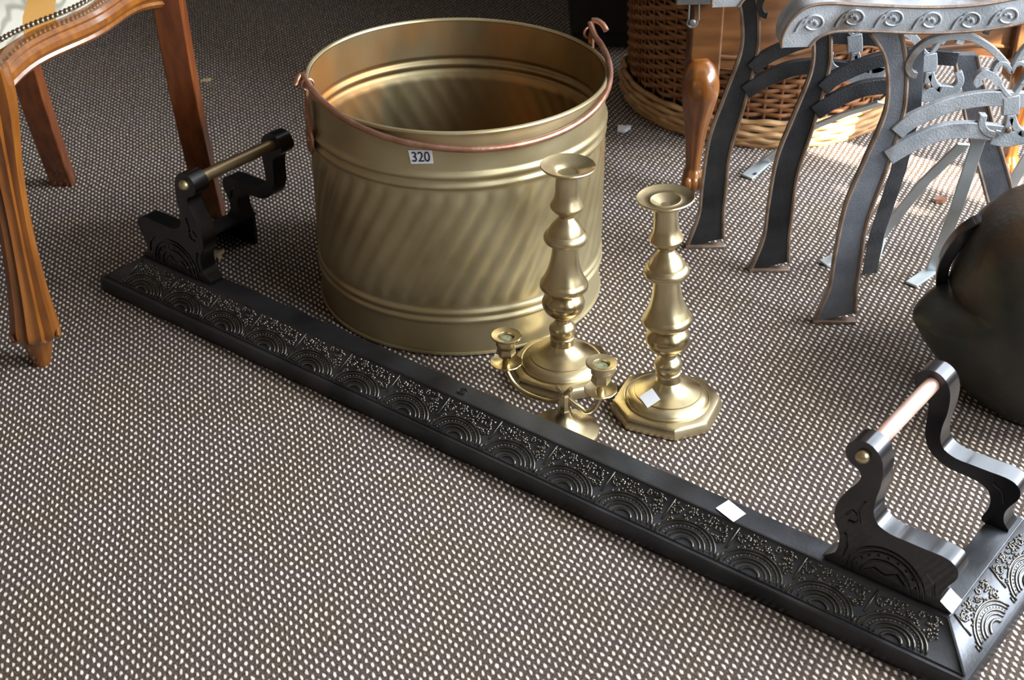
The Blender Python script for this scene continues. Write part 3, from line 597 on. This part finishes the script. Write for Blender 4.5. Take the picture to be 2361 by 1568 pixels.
# upholstered seat
ctr = (F1 + R1 + R2_ + F2) / 4; loop = []
for p in (seat_edge[1], seat_edge[0], seat_edge[3], seat_edge[2]): loop += p[:-1]
v = []; f = []; n = len(loop); rings = [(0.925, 0.436), (0.930, 0.447), (0.905, 0.459), (0.80, 0.474), (0.55, 0.486), (0.28, 0.491)]
for k, z in rings: v += [ctr + (q - ctr) * k + Z * z for q in loop]
v.append(ctr + Z * 0.492)
for i in range(len(rings) - 1):
    for k in range(n): f.append((i * n + k, i * n + (k + 1) % n, (i + 1) * n + (k + 1) % n, (i + 1) * n + k))
for k in range(n): f.append(((len(rings) - 1) * n + k, (len(rings) - 1) * n + (k + 1) % n, len(v) - 1))
G().add(v, f).build('seat', 'fabric', CH, label='cream tapestry seat with a gold band', smooth=60)
nm = None; k = 0
for p in (seat_edge[0], seat_edge[1]):
    acc = 0.0
    for i in range(len(p) - 1):
        L_ = (p[i + 1] - p[i]).length; t = acc
        while t < L_:
            q = p[i].lerp(p[i + 1], t / L_); q = ctr + (q - ctr) * 0.936 + Z * 0.4480; out = (q - ctr); out.z = 0; out.normalize()
            if nm is None:
                nm = bpy.data.meshes.new('upholstery_nail'); vv, ff = dome((0, 0, 0), 0.0040, (0, 0, 1), 8, 0.75); nm.from_pydata([tuple(a) for a in vv], [], ff)
                for pl in nm.polygons: pl.use_smooth = True
                nm.materials.append(M['nail'])
            o = bpy.data.objects.new('upholstery_nail', nm); col.objects.link(o); o.parent = CH; o.location = q - ORG[CH.name]; o.rotation_euler = (out * 0.8 + Z * 0.6).to_track_quat('Z', 'Y').to_euler(); k += 1
            t += 0.0088
        acc = t - L_
# ------------------------------------------------------------------ cast iron bench ends
PY = 1.80
def PX(x, y, off=0.0): return on_y(x, y, PY + off)
def chan(g, rims, Lp, Rp, t=0.014, off=0.0, rh=0.003, k=5):
    """channel-section casting between a left and a right edge line (picture points on the casting's own plane)"""
    A = spline([PX(*p, off) for p in Lp], k); B = spline([PX(*p, off) for p in Rp], k); n = min(len(A), len(B)); A = A[:n]; B = B[:n]
    Y = Vector((0, 1, 0)); v = []
    for a, b in zip(A, B):
        v += [a, b, b + Y * t, a + Y * t]
    f = []
    for i in range(n - 1):
        for q in range(4): f.append((i * 4 + q, i * 4 + (q + 1) % 4, (i + 1) * 4 + (q + 1) % 4, (i + 1) * 4 + q))
    f += [(3, 2, 1, 0), (4 * n - 4, 4 * n - 3, 4 * n - 2, 4 * n - 1)]; g.add(v, f)
    rims.add(*tube(A, rh, 6, side=Y)); rims.add(*tube(B, rh, 6, side=Y))
def bench_end(label, pale):
    T = thing('cast_iron_bench_end', label, 'bench end', PX(1925, 745).xy.to_3d(), 'nested cast iron bench ends')
    mt = 'iron_skylit' if pale else 'iron_dark'
    g, r = G(), G(); chan(g, r, [(2008, 78), (2038, 125), (2048, 190), (2040, 265), (1995, 370), (1950, 475), (1925, 590), (1912, 665), (1878, 742)], [(2078, 76), (2088, 130), (2090, 200), (2080, 275), (2040, 400), (2000, 510), (1983, 610), (1974, 670), (1972, 722)])
    leg = g.build('front_leg', 'iron_blue', T); r.build('leg_rim', 'iron_rim', leg, label='rubbed rusty edge')
    g = G(); bot = [Vector((p.x, PY - 0.005, 0.0)) for p in (PX(1874, 744), PX(1974, 730))]; g.add([bot[0], bot[1], bot[1] + Vector((0, 0.014, 0)), bot[0] + Vector((0, 0.014, 0))] + [p + Z * 0.005 for p in (bot[0], bot[1], bot[1] + Vector((0, 0.014, 0)), bot[0] + Vector((0, 0.014, 0)))], [(3, 2, 1, 0), (4, 5, 6, 7), (0, 1, 5, 4), (1, 2, 6, 5), (2, 3, 7, 6), (3, 0, 4, 7)])
    g.build('foot', 'iron_rim', leg, bevel=0.001)
    g, r = G(), G(); chan(g, r, [(2392, 225), (2402, 290), (2420, 400), (2450, 520), (2478, 640), (2492, 705)], [(2450, 225), (2462, 290), (2486, 400), (2518, 520), (2545, 640), (2585, 705)])
    rl = g.build('rear_leg', 'iron_mid', T); r.build('leg_rim', 'iron_rim', rl, label='rubbed rusty edge')
    # arm with its scrolled end
    g, r = G(), G(); chan(g, r, [(1802, 110), (1806, 80), (1826, 45), (1862, 16), (1915, 8), (2000, 12), (2150, 17), (2280, 8), (2420, -20)], [(1866, 108), (1872, 102), (1882, 90), (1900, 80), (1935, 72), (2010, 72), (2150, 76), (2290, 66), (2430, 36)], t=0.05, off=-0.02, rh=0.0022)
    arm = g.build('arm', mt, T); r.build('arm_rim', 'iron_rim', arm, label='rubbed pale edge')
    for x, y in ((1877, 52), (1970, 40), (2060, 42), (2148, 46), (2238, 46), (2325, 36)):
        q = G(); c0 = PX(x, y, -0.0215); X = Vector((1, 0, 0))
        q.add(*tube([c0 + X * (0.0115 * math.cos(t)) + Z * (0.0095 * math.sin(t)) for t in [R(-150 + 330 * i / 18) for i in range(19)]] , 0.0016, 6, side=(0, 1, 0)))
        q.add(*tube([c0 + X * (-0.0115 * 0.87 - 0.012 * i / 6) + Z * (0.004 + 0.002 * i / 6 - 0.018 * (i / 6) ** 2) for i in range(7)], 0.0015, 6, side=(0, 1, 0)))
        for a in (-40, -10, 20, 50, 80): q.add(*dome(c0 + X * (0.0045 * math.sin(R(a)) - 0.001) + Z * (0.0055 * math.cos(R(a)) - 0.003), 0.0024, (0, -1, 0), 6, 0.9))
        q.build('rosette', mt, arm)
    # openwork: arch, arched bands, heart column and scrolls
    def band(pts, w, name, t=0.010, m=mt, off=0.0):
        P = spline([PX(*p, off) for p in pts], 5); return G().add(*sweep(P, [(-t / 2, -w), (-t / 2, w), (t / 2, w), (t / 2, -w)], (0, 1, 0))).build(name, m, T, bevel=0.0012)
    band([(2112, 172), (2100, 168), (2093, 150), (2105, 125), (2135, 98), (2180, 84), (2235, 84), (2285, 112), (2322, 150)], 0.0046, 'scroll_arch')
    band([(2470, 172), (2480, 140), (2440, 100), (2400, 92), (2365, 110), (2340, 150)], 0.0046, 'scroll_arch')
    band([(2046, 362), (2075, 344), (2110, 326), (2165, 305), (2225, 298), (2275, 302), (2330, 308)], 0.0115, 'arched_band')
    band([(2066, 306), (2090, 285), (2120, 268), (2190, 240), (2250, 228), (2300, 225), (2400, 232)], 0.0105, 'arched_band')
    band([(2330, 166), (2319, 146), (2301, 145), (2291, 165), (2305, 195), (2329, 220), (2353, 195), (2367, 165), (2357, 145), (2340, 146), (2330, 166)], 0.0030, 'heart', 0.011)
    band([(2329, 219), (2330, 238), (2328, 262)], 0.011, 'column', 0.012)
    band([(2303, 192), (2284, 172), (2266, 168), (2252, 182), (2257, 195)], 0.0052, 'leaf_scroll', 0.012); band([(2357, 192), (2376, 172), (2394, 168), (2408, 182), (2403, 195)], 0.0052, 'leaf_scroll', 0.012)
    band([(2266, 262), (2262, 285), (2276, 303), (2305, 306), (2322, 290), (2328, 262)], 0.0052, 'lower_scroll', 0.012); band([(2400, 262), (2404, 285), (2390, 303), (2360, 306), (2340, 290), (2330, 262)], 0.0052, 'lower_scroll', 0.012)
    band([(2285, 312), (2320, 318), (2360, 312), (2400, 318)], 0.0110, 'bolt_plate', 0.012); h = G().add(*dome(PX(2325, 300, -0.009), 0.005, (0, -1, 0), 8)); h.build('bolt', 'iron_rim', T)
    return T
E0 = bench_end('front cast iron bench end, pale grey arm with six rosettes, foot nearest the fender', True)
def nested(dx, dy, label, dz=0.0):
    c = copy_tree(E0); c.location = E0.location + Vector((dx, dy, dz)); c['label'] = label
    for ch in c.children_recursive:
        if ch.type == 'MESH' and ch.data.materials[0] in (M['iron_skylit'], M['iron_mid'], M['iron_blue']) and ch.name.startswith(('front_leg', 'arched', 'scroll_arch')):
            ch.data = ch.data.copy(); ch.data.materials[0] = M['iron_dark']
    return c
nested(-0.071, 0.150, 'dark cast iron bench end in the middle of the three nested ones')
EB = nested(-0.160, 0.225, 'dark cast iron bench end at the back of the nest, leg nearest the wicker basket')
for ch in [x for x in EB.children if x.name.startswith('rear_leg')]:      # the photograph shows no second leg on this one
    for q in list(ch.children): bpy.data.objects.remove(q)
    bpy.data.objects.remove(ch)

# flat steel braces leaning between the bench ends and the floor
def brace(name, pts, w, label, m='brace', hole=None, side=None):
    base = pts[0].copy(); base.z = 0
    T = thing(name, label, 'brace', base, 'flat steel bench braces')
    P = []
    for i in range(len(pts) - 1):
        for j in range(6): P.append(pts[i].lerp(pts[i + 1], j / 6))
    P.append(pts[-1])
    sd = side or Vector((1, 0.1, 0)); G().add(*sweep(P, rect(w, 0.0018), sd)).build('bar', m, T, bevel=0.0006)
    if hole: G().add(*dome(hole, 0.003, (0, -0.3, 1), 8, 0.3)).build('bolt_hole', 'ink', T)
    return T
zt = Z * 0.003
brace('steel_brace', [on_z(1722, 412) + zt, on_z(1765, 372, 0.01), on_y(1862, 298, 2.16), on_y(1950, 262, 2.06), on_y(2034, 236, 2.02)], 0.0105, 'pale steel brace whose tabbed end rests left of the middle iron legs', hole=on_z(1742, 400, 0.0075))
brace('steel_brace', [on_z(2012, 606) + zt, on_z(2030, 545, 0.006), on_y(2130, 420, 1.92), on_y(2222, 332, 1.86)], 0.0095, 'grey steel brace ending in a drilled tab beside the front iron leg', hole=on_z(2021, 577, 0.010))
brace('steel_brace', [on_z(2100, 660) + zt, on_z(2150, 622, 0.004), on_y(2205, 480, 1.86), on_y(2258, 318, 1.835)], 0.0095, 'pale bright steel brace with a bent foot just left of the black pot')
brace('steel_brace', [on_z(2268, 540) + zt, on_z(2290, 495, 0.01), on_y(2365, 370, 1.99), on_y(2440, 250, 1.93)], 0.0095, 'pale steel brace disappearing behind the top of the black pot')
brace('steel_brace', [on_z(1898, 612) + zt, on_z(1935, 590, 0.006), on_y(1990, 545, 1.95)], 0.0085, 'bluish brace tip poking out left of the front iron leg')
brace('iron_brace', [on_z(2004, 634) + zt, on_y(2022, 540, 1.925), on_y(2072, 390, 1.90), on_y(2105, 250, 1.86), on_y(2112, 110, 1.84)], 0.0112, 'narrow dark iron strut standing right behind the front iron leg', m='iron_mid')

# ------------------------------------------------------------------ wicker basket
WC = Vector((0.47, 2.645, 0)); WR = 0.25
WB = thing('wicker_basket', 'large round brown wicker basket with a thick braided foot, behind the wooden screen leg', 'basket', WC)
NS = 54
def strand_ring(z, r, amp, ph, rad, rz, seg=NS * 4, tilt=0.0):
    v = []; f = []; m = 6
    for k in range(seg):
        t = 2 * math.pi * k / seg; rr = r + amp * math.sin(NS / 2 * t + ph); c0 = WC + Vector((rr * math.cos(t), rr * math.sin(t), z + tilt * math.sin(NS / 2 * t + ph)))
        for j in range(m):
            a = 2 * math.pi * j / m; v.append(c0 + Vector((math.cos(t), math.sin(t), 0)) * (rad * math.cos(a)) + Z * (rz * math.sin(a)))
    for k in range(seg):
        k2 = (k + 1) % seg
        for j in range(m): f.append((k * m + j, k2 * m + j, k2 * m + (j + 1) % m, k * m + (j + 1) % m))
    return v, f
g = G(); z = 0.060; i = 0
while z < 0.74:
    g.add(*strand_ring(z, WR - 0.006 + 0.05 * (z - 0.05), 0.0042, math.pi * (i % 2), 0.0024, 0.0040)); z += 0.0092; i += 1
g.build('woven_side', 'cane', WB, kind='stuff')
for k in range(NS):
    t = 2 * math.pi * (k + 0.5) / NS; d = Vector((math.cos(t), math.sin(t), 0))
    if k == 0:
        q = G().add(*tube([WC + d * (WR - 0.006) + Z * 0.05, WC + d * (WR + 0.028) + Z * 0.74], 0.0026, 5)); q.build('stake', 'cane', WB); st = bpy.data.objects['stake']; t0 = t
    else:
        o = st.copy(); col.objects.link(o); o.parent = WB; o.rotation_euler = (0, 0, t - t0)
g = G()
for j in range(5):
    g.add(*strand_ring(0.007 + j * 0.0105, WR + 0.006 + 0.006 * math.sin(math.pi * j / 4), 0.0030, math.pi * (j % 2) + 0.6 * j, 0.0042, 0.0058, tilt=0.0028))
g.build('braided_foot', 'cane_pale', WB, kind='stuff', label='pale braided foot')
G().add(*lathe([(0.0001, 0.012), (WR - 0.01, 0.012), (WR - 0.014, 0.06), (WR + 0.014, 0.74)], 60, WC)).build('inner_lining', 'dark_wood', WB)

# ------------------------------------------------------------------ wooden screen with cabriole legs
SX = Vector((0.995, 0.10, 0)).normalized(); SY = Vector((-SX.y, SX.x, 0)); SB = Vector((0.300, 2.225, 0))
SC = thing('wooden_fire_screen', 'brown wooden screen on a carved cabriole leg with metal catch, in front of the basket', 'screen', SB + SX * 0.27)
def short_leg(base, name):
    L = [(0.0, 0.000, 0.010), (0.008, 0.000, 0.016), (0.022, 0.002, 0.0185), (0.036, 0.000, 0.015), (0.046, -0.001, 0.0125), (0.08, 0.000, 0.0150), (0.12, 0.002, 0.0195), (0.16, 0.006, 0.0265), (0.185, 0.009, 0.0300), (0.205, 0.008, 0.0290), (0.222, 0.004, 0.0230), (0.232, 0.000, 0.0120)]
    N = 40; v = []; f = []; fine = spline(L, 4)
    for z, sh, w in fine:
        for k in range(N):
            t = 2 * math.pi * k / N; mod = 1 - (0.10 if 0.03 < z < 0.17 else 0.03) * (max(0, math.cos(7 * t)) ** 2)
            v.append(base - SY * sh * 1.6 + SX * (w * mod * math.cos(t)) - SY * (w * mod * math.sin(t)) + Z * z)
    n = len(fine)
    for i in range(n - 1):
        for k in range(N): f.append((i * N + k, (i + 1) * N + k, (i + 1) * N + (k + 1) % N, i * N + (k + 1) % N))
    f.append(tuple(range(N))); f.append(tuple((n - 1) * N + k for k in range(N))[::-1])
    o = G().add(v, f).build(name, 'wood', SC, smooth=50)
    q = G(); [q.add(*ball(base - SY * 0.016 + SX * s + Z * 0.020, 0.0085, 10, 8, 1.4)) for s in (-0.011, 0.0, 0.011)]; q.build('claw', 'wood', o); return o
short_leg(SB, 'leg'); short_leg(SB + SX * 0.545, 'leg')
for s in (0.008, 0.545): G().add(*box(SB + SX * s + SY * 0.020 + Z * 0.62, 0.026, 0.018, 0.45, SX, SY)).build('post', 'screen_wood', SC, bevel=0.004)
ap = [(0.03, 1.04), (0.03, 0.208), (0.06, 0.205), (0.10, 0.212), (0.16, 0.208), (0.22, 0.222), (0.28, 0.235), (0.34, 0.222), (0.40, 0.208), (0.46, 0.212), (0.52, 0.205), (0.52, 1.04)]
G().add(*plate(ap, SB + SY * 0.020, SX, Z, SY, 0.014)).build('panel', 'screen_wood', SC, bevel=0.002)
G().add(*tube([SB + SX * a + SY * 0.019 + Z * (b + 0.020) for a, b in ap[1:-1]], 0.0035, 8)).build('moulding', 'screen_wood', SC)
cpx = on_y(1596, 52, 2.218)
hs = G().add(*tube([cpx + SX * 0.006 + Z * 0.10, cpx + SX * 0.010 + Z * 0.004] + [cpx + SX * (0.008 * math.cos(t)) + Z * (0.008 * math.sin(t)) for t in [R(20 - 30 * i) for i in range(9)]] + [cpx - SX * 0.007 + Z * 0.10], 0.0016, 8, side=SY)).add(*dome(cpx - SY * 0.002, 0.006, -SY, 10)); hs.build('catch', 'dark_metal', SC, label='steel wire catch')
br = on_y(1607, -6, 2.212); G().add(*box(br, 0.033, 0.006, 0.010, SX, SY)).build('bracket', 'dark_metal', SC, bevel=0.002, label='dull steel bracket')

# ------------------------------------------------------------------ black pot with spout
PC = Vector((0.718, 1.638, 0))
PT = thing('iron_pot', 'large rounded black iron pot with a pointed lip, at the right edge', 'pot', PC)
pr_ = [(0.1000, 0.0), (0.1120, 0.004), (0.1220, 0.020), (0.1330, 0.045), (0.1430, 0.080), (0.1490, 0.115), (0.1510, 0.150), (0.1480, 0.185), (0.1390, 0.215), (0.1200, 0.243), (0.0900, 0.264), (0.0500, 0.277), (0.0200, 0.281), (0.0001, 0.282)]
prf = [(max(q.x, 0.0001), q.y) for q in spline([(a, b, 0) for a, b in pr_], 8)]
def spout(a, i, r, z):
    d = (a - R(186) + math.pi) % (2 * math.pi) - math.pi
    lip = 0.052 * math.exp(-(d / 0.36) ** 2) * (max(0.0, z / 0.115) ** 0.9 if z < 0.115 else max(0.0, 1 - ((z - 0.115) / 0.030) ** 2) ** 0.6 if z < 0.145 else 0.0)
    lump = 0.002 * math.sin(5 * a + z * 40) + 0.003 * math.sin(2 * a)
    return max(r + lip + lump * (r / 0.15), 0.0001)
G().add(*lathe(prf, 96, PC, spout)).build('body', 'pot', PT, smooth=60)
hp = [on_y(x, y, 1.675) for x, y in ((2190, 712), (2174, 665), (2172, 625), (2184, 588), (2211, 549), (2248, 520), (2293, 506), (2340, 500))]
G().add(*sweep(spline(hp, 6), rect(0.014, 0.0075), (0.25, 1, 0))).build('hoop_handle', 'gloss_black', PT, label='curved black strap handle', bevel=0.0015)

# ------------------------------------------------------------------ dark furniture at the top edge, an added unseen shade block, scraps on the carpet
dk = Vector((0.205, 3.35, 0))
T = thing('dark_cabinet', 'near-black cabinet at the top edge between the log bin and the basket', 'cabinet', dk)
G().add(*box(dk + Z * 0.90, 0.085, 0.47, 0.87)).build('carcass', 'dark_wood', T, bevel=0.003); G().add(*box(dk + Z * 0.015, 0.08, 0.465, 0.015)).build('plinth', 'dark_wood', T)  # carcass raised and deepened out of frame to shade the carpet
wr = Vector((-0.63, 3.52, 0))  # unseen cupboard added to shade the carpet at the top left
T = thing('shade_wardrobe', 'unseen tall dark two-door cupboard added past the top edge to shade the carpet', 'shade_wardrobe', wr)
G().add(*box(wr + Z * 1.02, 0.72, 0.22, 0.98)).build('carcass', 'dark_wood', T, bevel=0.004); G().add(*box(wr + Z * 0.02, 0.70, 0.20, 0.02)).build('plinth', 'dark_wood', T)
for sx_ in (-0.355, 0.355): G().add(*box(wr + Vector((sx_, -0.226, 1.05)), 0.34, 0.006, 0.90)).build('door', 'dark_wood', T, bevel=0.003)
def scrap(name, label, c, pts, m, h=0.0012):
    c = Vector(c); g = G(); P = [c + Vector((a, b, 0)) for a, b in pts]; n = len(P)
    v = [p + Z * 0.0010 for p in P] + [p + Z * (0.0010 + h + 0.002 * ((i * 7) % 3)) for i, p in enumerate(P)] + [c + Z * (0.003 + h)]
    f = [(i, (i + 1) % n, n + (i + 1) % n, n + i) for i in range(n)] + [(n + i, n + (i + 1) % n, 2 * n) for i in range(n)] + [tuple(range(n))[::-1]]
    o = g.add(v, f).build(name, m, org=c, label=label, cat='scrap'); return o
scrap('straw_scrap', 'torn tan scrap on the carpet beside the left fender upright', on_z(500, 592), [(-0.010, -0.012), (0.000, -0.008), (0.006, -0.016), (0.009, -0.004), (0.006, 0.006), (0.010, 0.014), (0.000, 0.018), (-0.006, 0.012), (-0.011, 0.006)], 'scrap')
scrap('paper_scrap', 'small white scrap between the log bin and the basket', on_z(1437, 301), [(-0.011, -0.008), (0.002, -0.012), (0.014, 0.004), (0.002, 0.012), (-0.009, 0.010)], 'paper', 0.004)
scrap('carpet_fleck', 'tiny pale fleck on the dark carpet right of the chair', on_z(474, 188), [(-0.010, -0.004), (0.008, -0.002), (0.010, 0.006), (-0.008, 0.004)], 'scrap')
scrap('rusty_fleck', 'small rust-brown fleck on the bright carpet above the black pot', on_z(2166, 466), [(-0.009, -0.006), (0.004, -0.008), (0.012, 0.000), (0.006, 0.010), (-0.006, 0.006)], 'copper', 0.006)
bpy.context.view_layer.update()
